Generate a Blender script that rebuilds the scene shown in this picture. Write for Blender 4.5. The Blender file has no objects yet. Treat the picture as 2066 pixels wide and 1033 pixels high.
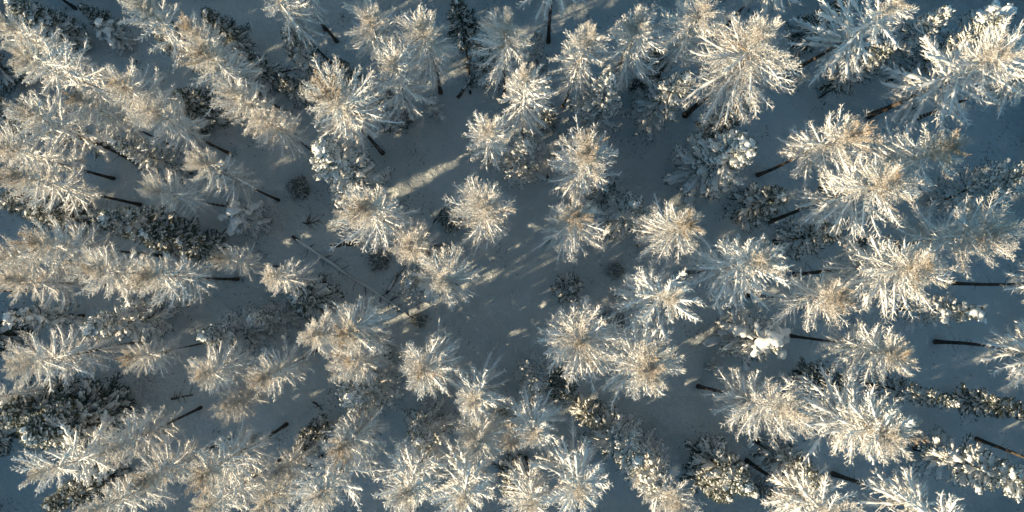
import bpy, math, random
import numpy as np
from mathutils import Vector, Matrix, Euler

scene = bpy.context.scene
COL = scene.collection

# ------------------------------------------------------------------ camera
CAM_H = 60.0
W, H = 2066.0, 1033.0
FPX = 24.0 / 36.0 * W
cam = bpy.data.cameras.new('camera')
cam.lens = 24.0
cam.sensor_width = 36.0
cam.clip_start = 0.5
cam.clip_end = 3000.0
camo = bpy.data.objects.new('camera', cam)
COL.objects.link(camo)
camo.location = (0, 0, CAM_H)
CAM_ROT = Euler((math.radians(3.26), math.radians(-0.96), 0.0), 'XYZ')
camo.rotation_euler = CAM_ROT
scene.camera = camo

# ------------------------------------------------------------------ sky, sun, exposure
SUN_EL = math.radians(12.2)
SUN_AZ = math.radians(206.0)          # direction towards the sun, counter-clockwise from +X
sv = Vector((math.cos(SUN_AZ) * math.cos(SUN_EL), math.sin(SUN_AZ) * math.cos(SUN_EL), math.sin(SUN_EL)))
world = bpy.data.worlds.new('World')
scene.world = world
world.use_nodes = True
wn = world.node_tree.nodes
bg = wn['Background']
sky = wn.new('ShaderNodeTexSky')
sky.sky_type = 'NISHITA'
sky.sun_disc = False
sky.sun_elevation = SUN_EL
sky.sun_rotation = math.atan2(sv.x, sv.y)
sky.altitude = 800
sky.air_density = 1.0
sky.dust_density = 0.3
sky.ozone_density = 2.5
bg.inputs[1].default_value = 0.09
tint = wn.new('ShaderNodeMix')
tint.data_type = 'RGBA'
tint.blend_type = 'MULTIPLY'
tint.inputs[0].default_value = 1.0
tint.inputs[7].default_value = (0.93, 1.16, 0.96, 1)
world.node_tree.links.new(sky.outputs[0], tint.inputs[6])
world.node_tree.links.new(tint.outputs[2], bg.inputs[0])
world.cycles.sampling_method = 'NONE'
sun = bpy.data.lights.new('sun', 'SUN')
sun.energy = 5.0
sun.angle = math.radians(0.5)
sun.color = (1.0, 0.80, 0.51)
suno = bpy.data.objects.new('sun', sun)
COL.objects.link(suno)
suno.rotation_euler = sv.to_track_quat('Z', 'Y').to_euler()
scene.view_settings.view_transform = 'Standard'
scene.view_settings.look = 'None'
scene.view_settings.exposure = 1.05
scene.view_settings.gamma = 1.0
scene.render.engine = 'CYCLES'
scene.cycles.max_bounces = 3
scene.cycles.diffuse_bounces = 3
scene.cycles.glossy_bounces = 1
scene.cycles.use_adaptive_sampling = True
scene.cycles.adaptive_threshold = 0.03

CM = CAM_ROT.to_matrix()


def at(px, py, z=0.0):
    """the point at height z that the photograph shows at pixel (px, py)"""
    d = CM @ Vector(((px - W / 2) / FPX, (H / 2 - py) / FPX, -1.0))
    k = (z - CAM_H) / d.z
    return Vector((d.x * k, d.y * k, z))


# ------------------------------------------------------------------ materials
def mat(name):
    m = bpy.data.materials.new(name)
    m.use_nodes = True
    nt = m.node_tree
    b = nt.nodes['Principled BSDF']
    return m, nt, b


def node(nt, t, **kw):
    n = nt.nodes.new(t)
    for k, v in kw.items():
        setattr(n, k, v)
    return n


def ramp(nt, fac, stops):
    r = node(nt, 'ShaderNodeValToRGB')
    el = r.color_ramp.elements
    while len(el) < len(stops):
        el.new(0.5)
    for e, (p, c) in zip(el, stops):
        e.position = p
        e.color = (*c, 1)
    nt.links.new(fac, r.inputs[0])
    return r.outputs[0]


def noise(nt, scale, detail=4, vec=None, rough=0.55):
    n = node(nt, 'ShaderNodeTexNoise')
    n.inputs['Scale'].default_value = scale
    n.inputs['Detail'].default_value = detail
    n.inputs['Roughness'].default_value = rough
    if vec is not None:
        nt.links.new(vec, n.inputs['Vector'])
    return n.outputs[0]


def bump(nt, b, hgt, strength, dist):
    bp = node(nt, 'ShaderNodeBump')
    bp.inputs['Strength'].default_value = strength
    bp.inputs['Distance'].default_value = dist
    nt.links.new(hgt, bp.inputs['Height'])
    nt.links.new(bp.outputs[0], b.inputs['Normal'])


# snow lying on branches and logs
M_SNOW, nt, b = mat('snow')
tc = node(nt, 'ShaderNodeTexCoord')
c = ramp(nt, noise(nt, 6.0, 1, tc.outputs['Object']), [(0.3, (0.82, 0.83, 0.85)), (0.7, (0.90, 0.90, 0.90))])
nt.links.new(c, b.inputs['Base Color'])
b.inputs['Roughness'].default_value = 0.75
b.inputs['Specular IOR Level'].default_value = 0.2

# rimed larch twigs: bare orange-brown shoots where the frost is thin
M_TWIG, nt, b = mat('rimed_larch_twig')
at_f = node(nt, 'ShaderNodeAttribute', attribute_name='frost')
tc = node(nt, 'ShaderNodeTexCoord')
br = ramp(nt, noise(nt, 3.0, 1, tc.outputs['Object']), [(0.3, (0.20, 0.105, 0.03)), (0.7, (0.38, 0.215, 0.055))])
mx = node(nt, 'ShaderNodeMix', data_type='RGBA')
nt.links.new(at_f.outputs['Fac'], mx.inputs[0])
nt.links.new(br, mx.inputs[6])
mx.inputs[7].default_value = (0.84, 0.83, 0.82, 1)
nt.links.new(mx.outputs[2], b.inputs['Base Color'])
b.inputs['Roughness'].default_value = 0.8
b.inputs['Specular IOR Level'].default_value = 0.15

# conifer needles, some rimed
M_NEEDLE, nt, b = mat('conifer_needles')
at_f = node(nt, 'ShaderNodeAttribute', attribute_name='frost')
oi = node(nt, 'ShaderNodeObjectInfo')
tc = node(nt, 'ShaderNodeTexCoord')
gr = ramp(nt, noise(nt, 1.6, 3, tc.outputs['Object']), [(0.25, (0.018, 0.036, 0.024)), (0.55, (0.036, 0.056, 0.026)), (0.8, (0.085, 0.088, 0.032))])
mx = node(nt, 'ShaderNodeMix', data_type='RGBA')
nt.links.new(at_f.outputs['Fac'], mx.inputs[0])
nt.links.new(gr, mx.inputs[6])
mx.inputs[7].default_value = (0.75, 0.76, 0.76, 1)
nt.links.new(mx.outputs[2], b.inputs['Base Color'])
b.inputs['Roughness'].default_value = 0.65

# bark with wind-blown snow stuck in patches
M_BARK, nt, b = mat('bark')
tc = node(nt, 'ShaderNodeTexCoord')
mp = node(nt, 'ShaderNodeMapping')
mp.inputs['Scale'].default_value = (6, 6, 1.3)
nt.links.new(tc.outputs['Object'], mp.inputs['Vector'])
n1 = noise(nt, 2.0, 6, mp.outputs[0])
bc = ramp(nt, n1, [(0.3, (0.030, 0.024, 0.020)), (0.55, (0.085, 0.064, 0.050)), (0.75, (0.17, 0.135, 0.11))])
n2 = noise(nt, 2.2, 5, tc.outputs['Object'], 0.7)
fa = node(nt, 'ShaderNodeAttribute', attribute_name='frost')
ma = node(nt, 'ShaderNodeMath', operation='MULTIPLY_ADD')
nt.links.new(fa.outputs['Fac'], ma.inputs[0])
ma.inputs[1].default_value = 0.26
nt.links.new(n2, ma.inputs[2])
sn = ramp(nt, ma.outputs[0], [(0.60, (0, 0, 0)), (0.67, (1, 1, 1))])
mx = node(nt, 'ShaderNodeMix', data_type='RGBA')
nt.links.new(sn, mx.inputs[0])
nt.links.new(bc, mx.inputs[6])
mx.inputs[7].default_value = (0.55, 0.56, 0.58, 1)
nt.links.new(mx.outputs[2], b.inputs['Base Color'])
b.inputs['Roughness'].default_value = 0.9
bump(nt, b, n1, 0.8, 0.04)

# bare dead twigs and heather
M_DEAD, nt, b = mat('dead_twig')
tc = node(nt, 'ShaderNodeTexCoord')
c = ramp(nt, noise(nt, 2.0, 3, tc.outputs['Object']), [(0.3, (0.035, 0.028, 0.020)), (0.7, (0.10, 0.085, 0.06))])
nt.links.new(c, b.inputs['Base Color'])
b.inputs['Roughness'].default_value = 0.9

# snow cover on the ground
M_GROUND, nt, b = mat('ground_snow')
tc = node(nt, 'ShaderNodeTexCoord')
P = tc.outputs['Object']
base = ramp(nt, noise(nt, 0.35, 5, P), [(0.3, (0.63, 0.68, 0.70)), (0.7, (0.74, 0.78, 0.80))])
# litter: needles and bark flakes sprinkled in patches
lit_patch = noise(nt, 0.16, 4, P, 0.6)
lit_fine = noise(nt, 5.5, 6, P, 0.75)
mm = node(nt, 'ShaderNodeMath', operation='MULTIPLY')
nt.links.new(ramp(nt, lit_patch, [(0.42, (0, 0, 0)), (0.66, (1, 1, 1))]), mm.inputs[0])
nt.links.new(ramp(nt, lit_fine, [(0.56, (0, 0, 0)), (0.68, (0.65, 0.65, 0.65))]), mm.inputs[1])
mx = node(nt, 'ShaderNodeMix', data_type='RGBA')
nt.links.new(mm.outputs[0], mx.inputs[0])
nt.links.new(base, mx.inputs[6])
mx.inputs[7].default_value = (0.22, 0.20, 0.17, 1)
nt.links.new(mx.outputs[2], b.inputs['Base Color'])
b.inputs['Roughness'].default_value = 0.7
b.inputs['Specular IOR Level'].default_value = 0.25
h1 = noise(nt, 1.1, 6, P, 0.6)
h2 = noise(nt, 9.0, 4, P, 0.6)
ad = node(nt, 'ShaderNodeMath', operation='MULTIPLY_ADD')
nt.links.new(h2, ad.inputs[0])
ad.inputs[1].default_value = 0.22
nt.links.new(h1, ad.inputs[2])
bump(nt, b, ad.outputs[0], 0.9, 0.4)

# ------------------------------------------------------------------ mesh tools
class Geo:
    """collects lofted tubes and turns them into one mesh"""

    def __init__(self):
        self.v, self.f, self.a, self.n = [], [], [], 0

    def loft(self, P, R, sides=4, flat=1.0, frost=None, cap=True):
        """P (M,K,3) centre lines, R (M,K) radii"""
        P = np.asarray(P, float)
        R = np.asarray(R, float)
        M, K = P.shape[:2]
        if M == 0:
            return
        T = np.gradient(P, axis=1)
        T /= np.linalg.norm(T, axis=2, keepdims=True) + 1e-9
        up = np.zeros_like(T)
        up[..., 2] = 1
        steep = np.abs(T[..., 2]) > 0.93
        steep = np.repeat(steep.any(axis=1)[:, None], K, 1)
        up[steep] = (1, 0, 0)
        S = np.cross(T, up)
        S /= np.linalg.norm(S, axis=2, keepdims=True) + 1e-9
        U = np.cross(S, T)
        ang = np.arange(sides) * 2 * np.pi / sides + 0.3
        ca, sa = np.cos(ang), np.sin(ang)
        V = P[:, :, None, :] + R[:, :, None, None] * (ca[None, None, :, None] * S[:, :, None, :] + flat * sa[None, None, :, None] * U[:, :, None, :])
        self.v.append(V.reshape(-1, 3))
        idx = np.arange(M * K * sides).reshape(M, K, sides) + self.n
        A, B = idx[:, :-1], idx[:, 1:]
        q = np.stack([A, np.roll(A, -1, 2), np.roll(B, -1, 2), B], -1).reshape(-1, 4)
        self.f.append(q)
        if cap and sides == 4:
            self.f.append(idx[:, 0, ::-1].reshape(-1, 4))
            self.f.append(idx[:, -1].reshape(-1, 4))
        if frost is None:
            fr = np.ones((M, K))
        else:
            fr = np.broadcast_to(np.asarray(frost, float), (M, K)) if np.ndim(frost) != 1 else np.repeat(np.asarray(frost)[:, None], K, 1)
        self.a.append(np.repeat(fr[:, :, None], sides, 2).reshape(-1))
        self.n += M * K * sides

    def mesh(self, name, material, smooth=True):
        me = bpy.data.meshes.new(name)
        v = np.concatenate(self.v).astype(np.float32)
        f = np.concatenate(self.f).astype(np.int32)
        me.vertices.add(len(v))
        me.vertices.foreach_set('co', v.ravel())
        me.loops.add(f.size)
        me.loops.foreach_set('vertex_index', f.ravel())
        me.polygons.add(len(f))
        me.polygons.foreach_set('loop_start', np.arange(len(f), dtype=np.int32) * 4)
        me.polygons.foreach_set('loop_total', np.full(len(f), 4, dtype=np.int32))
        me.update(calc_edges=True)
        if smooth:
            me.polygons.foreach_set('use_smooth', np.ones(len(f), dtype=bool))
        at_ = me.attributes.new('frost', 'FLOAT', 'POINT')
        at_.data.foreach_set('value', np.concatenate(self.a).astype(np.float32))
        me.materials.append(material)
        return me


def unit(v):
    return v / (np.linalg.norm(v, axis=-1, keepdims=True) + 1e-9)


def dirs(az, el):
    return np.stack([np.cos(az) * np.cos(el), np.sin(az) * np.cos(el), np.sin(el)], -1)


def curve(start, az, els, L, rng, wander=0.0):
    """start (M,3), az (M,), els (M,K-1) elevation per step, L (M,) length -> (M,K,3)"""
    M, K1 = els.shape
    azs = az[:, None] + np.cumsum(rng.normal(0, wander, (M, K1)), 1)
    st = dirs(azs, els) * (L[:, None, None] / K1)
    return np.concatenate([start[:, None, :], start[:, None, :] + np.cumsum(st, 1)], 1)


def sample(P, s):
    """points and tangents at fractions s (M,J) of the polylines P (M,K,3)"""
    M, K = P.shape[:2]
    x = np.clip(s, 0, 0.999) * (K - 1)
    i = x.astype(int)
    f = (x - i)[..., None]
    m = np.arange(M)[:, None]
    a, b_ = P[m, i], P[m, i + 1]
    return a + (b_ - a) * f, unit(b_ - a)


def side_shoots(P, L, J, rng, s0, s1, ang, ln, droop=0.0, K=4, jit=0.25):
    """J shoots left and right of every polyline: returns (M*J, K, 3), lengths, s"""
    M = len(P)
    s = np.linspace(s0, s1, J)[None, :] + rng.uniform(-.5, .5, (M, J)) * (s1 - s0) / J
    pos, tan = sample(P, s)
    az = np.arctan2(tan[..., 1], tan[..., 0])
    el = np.arcsin(np.clip(tan[..., 2], -1, 1))
    sgn = np.where(np.arange(J)[None, :] % 2 == 0, 1, -1) * np.where(rng.random((M, 1)) < .5, 1, -1)
    az2 = az + sgn * ang * rng.uniform(.65, 1.3, (M, J))
    el2 = el * 0.6 + rng.normal(0.05, jit, (M, J))
    LL = ln(s, L[:, None]) * rng.uniform(.55, 1.25, (M, J))
    n = M * J
    e = el2.reshape(n)[:, None] + np.linspace(-droop, droop * .6, K - 1)[None, :]
    # the shoots bend towards the tip of their branch
    azf = az2.reshape(n)[:, None] - (sgn * .22).reshape(n)[:, None] * np.arange(K - 1)[None, :] * .6
    st = dirs(azf, e) * (LL.reshape(n)[:, None, None] / (K - 1))
    p0 = pos.reshape(n, 1, 3)
    return np.concatenate([p0, p0 + np.cumsum(st, 1)], 1), LL.reshape(n), s.reshape(n)


def spikes(P, J, rng, s0, lo, hi, fwd=0.7, up=0.25):
    """short needles/shoots all round the polylines: (M*J,2,3)"""
    M = len(P)
    s = rng.uniform(s0, 1, (M, J))
    pos, tan = sample(P, s)
    r = rng.normal(0, 1, (M, J, 3))
    d = unit(unit(r) + fwd * tan + np.array([0, 0, up]))
    ln = rng.uniform(lo, hi, (M, J, 1))
    return np.stack([pos, pos + d * ln], 2).reshape(M * J, 2, 3)


def trunk_line(h, rng, bend):
    z = np.linspace(0, 1, 13)
    a, b_ = rng.uniform(0, 6.28, 2)
    x = bend * (np.sin(z * 2.6) * math.cos(a) + .35 * np.sin(z * 6.5 + b_) - .35 * math.sin(b_))
    y = bend * (np.sin(z * 2.6) * math.sin(a) + .35 * np.sin(z * 5.5 + a) - .35 * math.sin(a))
    return np.stack([x, y, z * h], -1)


def trunk_mesh(name, line, r0, h, stubs=None):
    g = Geo()
    z = line[:, 2] / h
    r = r0 * ((1 - z) * .85 + .06)
    r[0] *= 1.35
    P = line.copy()
    P[0, 2] -= .25
    g.loft(P[None], r[None], sides=10, frost=np.clip((z - .30) / .45, 0, 1)[None])
    if stubs is not None:               # dead branch stubs below the crown
        k = 22
        zs = h * stubs.uniform(.10, .42, k)
        c = curve(on_trunk(line, zs), stubs.uniform(0, 6.28, k), np.radians(stubs.uniform(-25, 15, k))[:, None] + np.zeros((k, 3)), stubs.uniform(.35, 1.3, k), stubs, .15)
        g.loft(c, np.array([[.022, .018, .012, .005]]) * np.ones((k, 1)), sides=4, frost=stubs.uniform(.2, .8, k))
    return g.mesh(name, M_BARK)


def on_trunk(line, z):
    return np.stack([np.interp(z, line[:, 2], line[:, 0]), np.interp(z, line[:, 2], line[:, 1]), z], -1)


def lumpy(rng, M, K):
    x = rng.normal(0, 1, (M, K))
    return np.clip(1 + .38 * x, .45, 1.9)


# ------------------------------------------------------------------ larch
LH, LR = 17.0, 2.8


def larch(seed, n=80, cb=0.34, orange=0.5, load=1.0, arms=3, fine=1.0, bend=.25):
    rng = np.random.default_rng(seed)
    line = trunk_line(LH, rng, bend)
    trunk = trunk_mesh('trunk', line, .21, LH, rng)
    t = np.sort(rng.random(n) ** .78)
    z0 = LH * (cb + (1 - cb) * (.01 + .95 * t))
    az = np.arange(n) * 2.4 + rng.normal(0, .45, n)
    prof = np.interp(t, [0, .15, .45, .75, .9, 1], [.66, .88, 1.0, .90, .68, .40])
    L = LR * prof * rng.uniform(.76, 1.10, n) * 1.04 * (1 + .22 * np.cos(az - rng.uniform(0, 6.28)))
    if arms:
        k = rng.choice(np.arange(n // 4, n // 2) - n // 6, arms, replace=False)
        L[k] *= rng.uniform(1.25, 1.5, arms)
    K = 8
    u = np.linspace(0, 1, K - 1)[None, :]
    e0 = np.radians(2 + 50 * t ** 2.4) + rng.normal(0, .12, n)
    sag = np.radians(30 * (1 - t) ** .7) * rng.uniform(.5, 1.3, n)
    rise = np.radians(22) * rng.uniform(.2, 1.3, n)
    els = e0[:, None] - sag[:, None] * np.sin(u * 2.4) + rise[:, None] * u ** 2
    P = curve(on_trunk(line, z0), az, els, L, rng, .07)
    g = Geo()
    hz = lambda Q: Q[..., 2] / LH
    top = lambda Q: np.clip((hz(Q) - .95) / .08, 0, 1)

    def fr(Q, lo=.68):
        M = len(Q)
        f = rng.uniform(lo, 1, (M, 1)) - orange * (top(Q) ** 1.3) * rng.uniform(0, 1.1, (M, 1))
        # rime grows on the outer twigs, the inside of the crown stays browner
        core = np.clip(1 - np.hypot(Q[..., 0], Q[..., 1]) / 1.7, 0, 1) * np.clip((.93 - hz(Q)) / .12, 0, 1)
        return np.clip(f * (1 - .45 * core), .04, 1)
    rl = (.016 + .017 * (L / LR))[:, None] * np.linspace(1.25, .3, K)[None, :]
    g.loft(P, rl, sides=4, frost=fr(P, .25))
    # the leader and its fine top shoots
    nt_ = int(90 * fine)
    zt = LH * rng.uniform(.86, 1.0, nt_)
    Lt = (.45 + .75 * (LH - zt) / (LH * .14)) * rng.uniform(.6, 1.1, nt_)
    Pt = curve(on_trunk(line, zt), rng.uniform(0, 6.28, nt_), np.radians(rng.uniform(12, 62, nt_))[:, None] + np.zeros((nt_, 3)), Lt, rng, .15)
    g.loft(Pt, np.linspace(.016, .005, 4)[None] * np.ones((nt_, 1)), sides=3, frost=fr(Pt))
    ts = spikes(Pt, int(7 * fine), rng, .15, .10, .28)
    g.loft(ts, np.array([[.014, .005]]) * np.ones((len(ts), 1)), sides=3, frost=fr(ts, .4))
    # side twigs
    J = int(19 * fine)
    S, SL, ss = side_shoots(P, L, J, rng, .14, .97, .80, lambda s, l: 0.21 + .27 * l ** .8 * (1 - s) ** .6 * np.clip(s / .3, .3, 1), .10, K=3, jit=.16)
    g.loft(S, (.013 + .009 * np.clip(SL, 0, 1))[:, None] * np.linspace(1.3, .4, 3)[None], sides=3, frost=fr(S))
    # short rimed spurs on twigs and limbs
    q = spikes(S, int(5 * fine), rng, .1, .06, .19, 1.0, .25)
    g.loft(q, np.array([[.0155, .006]]) * np.ones((len(q), 1)), sides=3, frost=fr(q))
    q = spikes(P, int(30 * fine), rng, .12, .09, .28, .8, .2)
    g.loft(q, np.array([[.017, .006]]) * np.ones((len(q), 1)), sides=3, frost=fr(q))
    crown = g.mesh('crown', M_TWIG, True)
    # snow lying along the limbs
    g = Geo()
    w = (1 - t) ** .8
    keep = (w * rng.uniform(.5, 1.5, n) * load) > .22
    Kp = 14
    sidx = np.linspace(.10, .98, Kp)
    pos, _ = sample(P[keep], np.repeat(sidx[None], keep.sum(), 0))
    rs = (.038 + .062 * load * w[keep])[:, None] * lumpy(rng, keep.sum(), Kp) * np.clip(1.1 * np.sin(np.linspace(.35, 3.0, Kp)) ** .6, .15, 1)[None]
    pos[..., 2] += rs * .55 + .012
    g.loft(pos, rs, sides=6, flat=.75)
    kt = np.repeat(keep, J) & (rng.random(n * J) < .75 * min(load, 1.2))
    if kt.any():
        sp, _ = sample(S[kt], np.repeat(np.array([[.02, .4, .75, .97]]), kt.sum(), 0))
        rs = (.017 + .026 * load * rng.random(kt.sum()) ** 1.5)[:, None] * lumpy(rng, kt.sum(), 4) * np.array([[.8, 1, .85, .25]])
        sp[..., 2] += rs * .5
        g.loft(sp, rs, sides=4, flat=.8)
    # lumps caught where limbs leave the trunk
    snow = g.mesh('branch_snow', M_SNOW)
    return dict(trunk=trunk, crown=crown, snow=snow, h=LH, r=LR)


# ------------------------------------------------------------------ spruces and pines
def conifer(seed, h, R, n=80, petal=1.0, finger=1.0, cb=.10, cone=.8, snow=1.0, pad=1.0, rime=.12, tip=38, rise=20, cushion=0, dens=1.0, bend=.12):
    rng = np.random.default_rng(seed)
    line = trunk_line(h, rng, bend)
    trunk = trunk_mesh('trunk', line, .09 + .011 * h, h)
    t = (np.arange(n) + rng.random(n)) / n
    t = t ** .9
    z0 = h * (cb + (1 - cb) * .97 * t)
    az = np.arange(n) * 2.4 + rng.normal(0, .35, n)
    L = R * (.10 + .90 * (1 - t) ** cone) * (.70 + .30 * np.clip(t / .12, 0, 1)) * rng.uniform(.68, 1.15, n)
    K = 6
    u = np.linspace(0, 1, K - 1)[None]
    e0 = np.radians(-16 + (16 + tip) * t) + rng.normal(0, .1, n)
    els = e0[:, None] - np.radians(8) * np.sin(u * 3) * (1 - t)[:, None] + np.radians(rise) * u * rng.uniform(.5, 1.4, (n, 1))
    P = curve(on_trunk(line, z0), az, els, L, rng, .06)
    g = Geo()
    g.loft(P, (.012 + .014 * L / R)[:, None] * np.linspace(1.2, .4, K)[None], sides=4, frost=.0)
    J = max(6, int(11 * dens))
    S, SL, ss = side_shoots(P, L, J, rng, .20, .97, .55, lambda s, l: .20 + .46 * l ** .8 * (1 - s) ** .7, .10, K=3)
    # needle-clad shoots
    fs = np.where(rng.random(len(S)) < rime, rng.uniform(.3, .8, len(S)), rng.uniform(0, .10, len(S)))
    g.loft(S, np.array([[.030, .034, .010]]) * np.ones((len(S), 1)), sides=3, frost=fs)
    q = spikes(S, int(7 * dens), rng, .05, .09, .20, 1.0, .12)
    fq = np.where(rng.random(len(q)) < rime, rng.uniform(.25, .8, len(q)), rng.uniform(0, .12, len(q)))
    g.loft(q, np.array([[.021, .006]]) * np.ones((len(q), 1)), sides=3, frost=fq)
    q = spikes(P, int(24 * dens), rng, .15, .12, .30, .9, .05)
    fq = np.where(rng.random(len(q)) < rime, rng.uniform(.25, .8, len(q)), rng.uniform(0, .12, len(q)))
    g.loft(q, np.array([[.024, .006]]) * np.ones((len(q), 1)), sides=3, frost=fq)
    nl = 24
    zl = h * rng.uniform(.93, 1.0, nl)
    Q = curve(on_trunk(line, zl), rng.uniform(0, 6.28, nl), np.radians(rng.uniform(30, 75, nl))[:, None] + np.zeros((nl, 3)), rng.uniform(.15, .35, nl), rng, .1)
    g.loft(Q, np.array([[.03, .03, .02, .006]]) * np.ones((nl, 1)), sides=3, frost=rng.uniform(0, .5, nl))
    crown = g.mesh('crown', M_NEEDLE)
    g = Geo()
    cushions = []
    if snow > 0:
        # fingers of snow on the shoots
        ks = rng.random(len(S)) < .62 * snow
        Kp = 5
        sp, _ = sample(S[ks], np.repeat(np.linspace(.18, .99, Kp)[None], ks.sum(), 0))
        rs = finger * pad * rng.uniform(.028, .056, ks.sum())[:, None] * lumpy(rng, ks.sum(), Kp) ** .6 * np.array([[.35, .95, 1.1, .8, .12]])
        sp[..., 2] += .035 + rs * .40
        g.loft(sp, rs, sides=5, flat=.7)
        # snow along the branches, thickest near their ends
        kp = rng.random(n) < .95 * min(1, snow)
        Kp = 10
        pp, _ = sample(P[kp], np.repeat(np.linspace(.15, 1.04, Kp)[None], kp.sum(), 0))
        prof = np.array([.3, .6, .85, 1, 1.08, 1.08, 1, .82, .52, .12])[None]
        rs = petal * pad * rng.uniform(.065, .125, kp.sum())[:, None] * lumpy(rng, kp.sum(), Kp) ** .3 * prof
        pp[..., 2] += .04 + rs * .40
        g.loft(pp, rs, sides=7, flat=.5)
        if cushion:
            # heavy cushions sitting across neighbouring branch ends, each one a piece of its own
            for _ in range(int(cushion)):
                i = rng.integers(0, n)
                c0, tn = sample(P[i][None], rng.uniform(.55, 1.0, (1, 1)))
                c0, tn = c0[0, 0], tn[0, 0]
                ln = rng.uniform(.5, 1.35) * pad ** .5
                Kp = 8
                uu = np.linspace(-.5, .5, Kp)
                a2 = math.atan2(tn[1], tn[0]) + rng.normal(0, .35)
                dd = dirs(np.array(a2), np.array(math.radians(rng.normal(-10, 8))))
                cc = c0[None] + dd[None] * (uu[:, None] * ln)
                cc[:, :2] += np.cumsum(rng.normal(0, .035, (Kp, 2)), 0)
                rr = (.07 + ln * .16) * np.sqrt(np.clip(1 - (uu / .52) ** 2, .03, 1)) * lumpy(rng, 1, Kp)[0]
                cc[:, 2] += .05 + rr * .3
                gc = Geo()
                gc.loft(cc[None], rr[None], sides=9, flat=.5)
                cushions.append(gc.mesh('snow_cushion', M_SNOW))
        # cap on the top
        tp = line[-1][None, None] + np.linspace(-.14, .16, 5)[None, :, None] * np.array([.25, .1, 1.0])
        g.loft(tp, pad * np.array([[.03, .09, .10, .07, .015]]), sides=7)
        sm = g.mesh('branch_snow', M_SNOW)
    else:
        sm = None
    return dict(trunk=trunk, crown=crown, snow=sm, cushions=cushions, h=h, r=R)


# ------------------------------------------------------------------ prototypes
PR = {}
PR['L'] = [larch(11, orange=.15, load=1.0), larch(12, n=74, orange=.12, load=1.2, arms=4), larch(13, n=86, orange=.2, load=.85, cb=.38),
           larch(14, n=78, orange=.15, load=1.1, cb=.42, arms=2)]
PR['T'] = [larch(16, n=66, orange=.15, load=1.2, arms=3, cb=.56)]
PR['O'] = [larch(21, n=90, cb=.46, orange=.9, load=.85, fine=1.1), larch(22, n=92, orange=.95, load=.95, cb=.50, fine=1.1), larch(23, n=86, cb=.44, orange=.8, load=1.05, arms=4, fine=1.05), larch(24, n=80, cb=.42, orange=.4, load=1.1, arms=3)]
PR['W'] = [larch(31, n=62, orange=.2, load=1.7, arms=6, cb=.36), larch(32, n=56, orange=.25, load=1.9, arms=6, cb=.42), larch(33, n=66, orange=.2, load=1.6, arms=5)]
PR['F'] = [larch(41, n=92, orange=.1, load=.65, arms=1, cb=.45, fine=1.2), larch(42, n=88, orange=.12, load=.75, arms=2, cb=.4, fine=1.15)]
PR['S'] = [conifer(51, 10, 2.2, n=96, snow=1.5, pad=1.7, petal=1.15), conifer(52, 10, 2.2, n=90, snow=1.5, pad=1.6, petal=1.1, finger=1.3, cone=.7), conifer(53, 10, 2.2, n=104, snow=1.6, pad=1.55, petal=.8, finger=1.35, cone=.6, rime=.3, tip=55, rise=30)]
PR['N'] = [conifer(61, 11, 1.5, n=100, snow=.6, pad=1.4, cone=.6, cb=.14), conifer(62, 11, 1.5, n=96, snow=.95, pad=1.55, cone=.55, cb=.18)]
PR['D'] = [conifer(71, 7, 1.6, n=80, snow=.55, pad=1.3, rime=.2), conifer(72, 7, 1.6, n=76, snow=.85, pad=1.45, rime=.25, cone=.65)]
PR['P'] = [conifer(81, 9, 2.2, n=64, snow=1.3, pad=1.7, cushion=30, cone=.6), conifer(82, 9, 2.2, n=58, snow=1.1, pad=1.6, cushion=26, cone=.55, cb=.16)]
PR['B'] = [conifer(91, 2.2, .85, n=44, snow=1.0, pad=1.1, rime=.7, cb=.04, tip=50), conifer(92, 2.2, .85, n=40, snow=.8, pad=1.0, rime=.7, cb=.04, tip=55)]
KIND = {'T': 'larch_tree', 'L': 'larch_tree', 'O': 'larch_tree', 'W': 'larch_tree', 'F': 'larch_tree', 'S': 'spruce_tree', 'N': 'spruce_tree', 'D': 'spruce_tree', 'P': 'pine_tree', 'B': 'spruce_sapling'}
CAT = {'larch_tree': 'larch', 'spruce_tree': 'spruce', 'pine_tree': 'pine', 'spruce_sapling': 'sapling'}
GRP = {'larch_tree': 'rime-covered larches of the forest', 'spruce_tree': 'snowy spruces of the forest', 'pine_tree': 'pines under snow cushions', 'spruce_sapling': 'young spruces on the snow'}


# ------------------------------------------------------------------ ground
def gz(x, y):
    return (.22 * np.sin(x * .11 + 1.3) * np.cos(y * .13 + .4) + .10 * np.sin(x * .37 + y * .21) * np.sin(y * .31 - x * .12 + 2)
            + .08 * np.sin(x * .93 + 1.1 * np.sin(y * .5)) * np.sin(y * 1.07 + .8 * np.sin(x * .6))
            + .03 * np.sin(x * 2.3 + 1.7 * np.sin(y * 1.1)) * np.sin(y * 2.1 + 1.5 * np.sin(x * .9)))


def axis(lo, hi, fine, far):
    a = np.arange(lo, hi + fine / 2, fine)
    g = [hi + fine * 1.35 ** k for k in range(1, 25)]
    g = [x for x in g if x < far] + [far]
    l = [lo - (x - hi) for x in g][::-1]
    return np.concatenate([l, a, g])


xs = axis(-50, 52, .28, 900)
ys = axis(-24, 31, .28, 900)
X, Y = np.meshgrid(xs, ys, indexing='ij')
Z = gz(X, Y)
rngg = np.random.default_rng(5)
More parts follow.
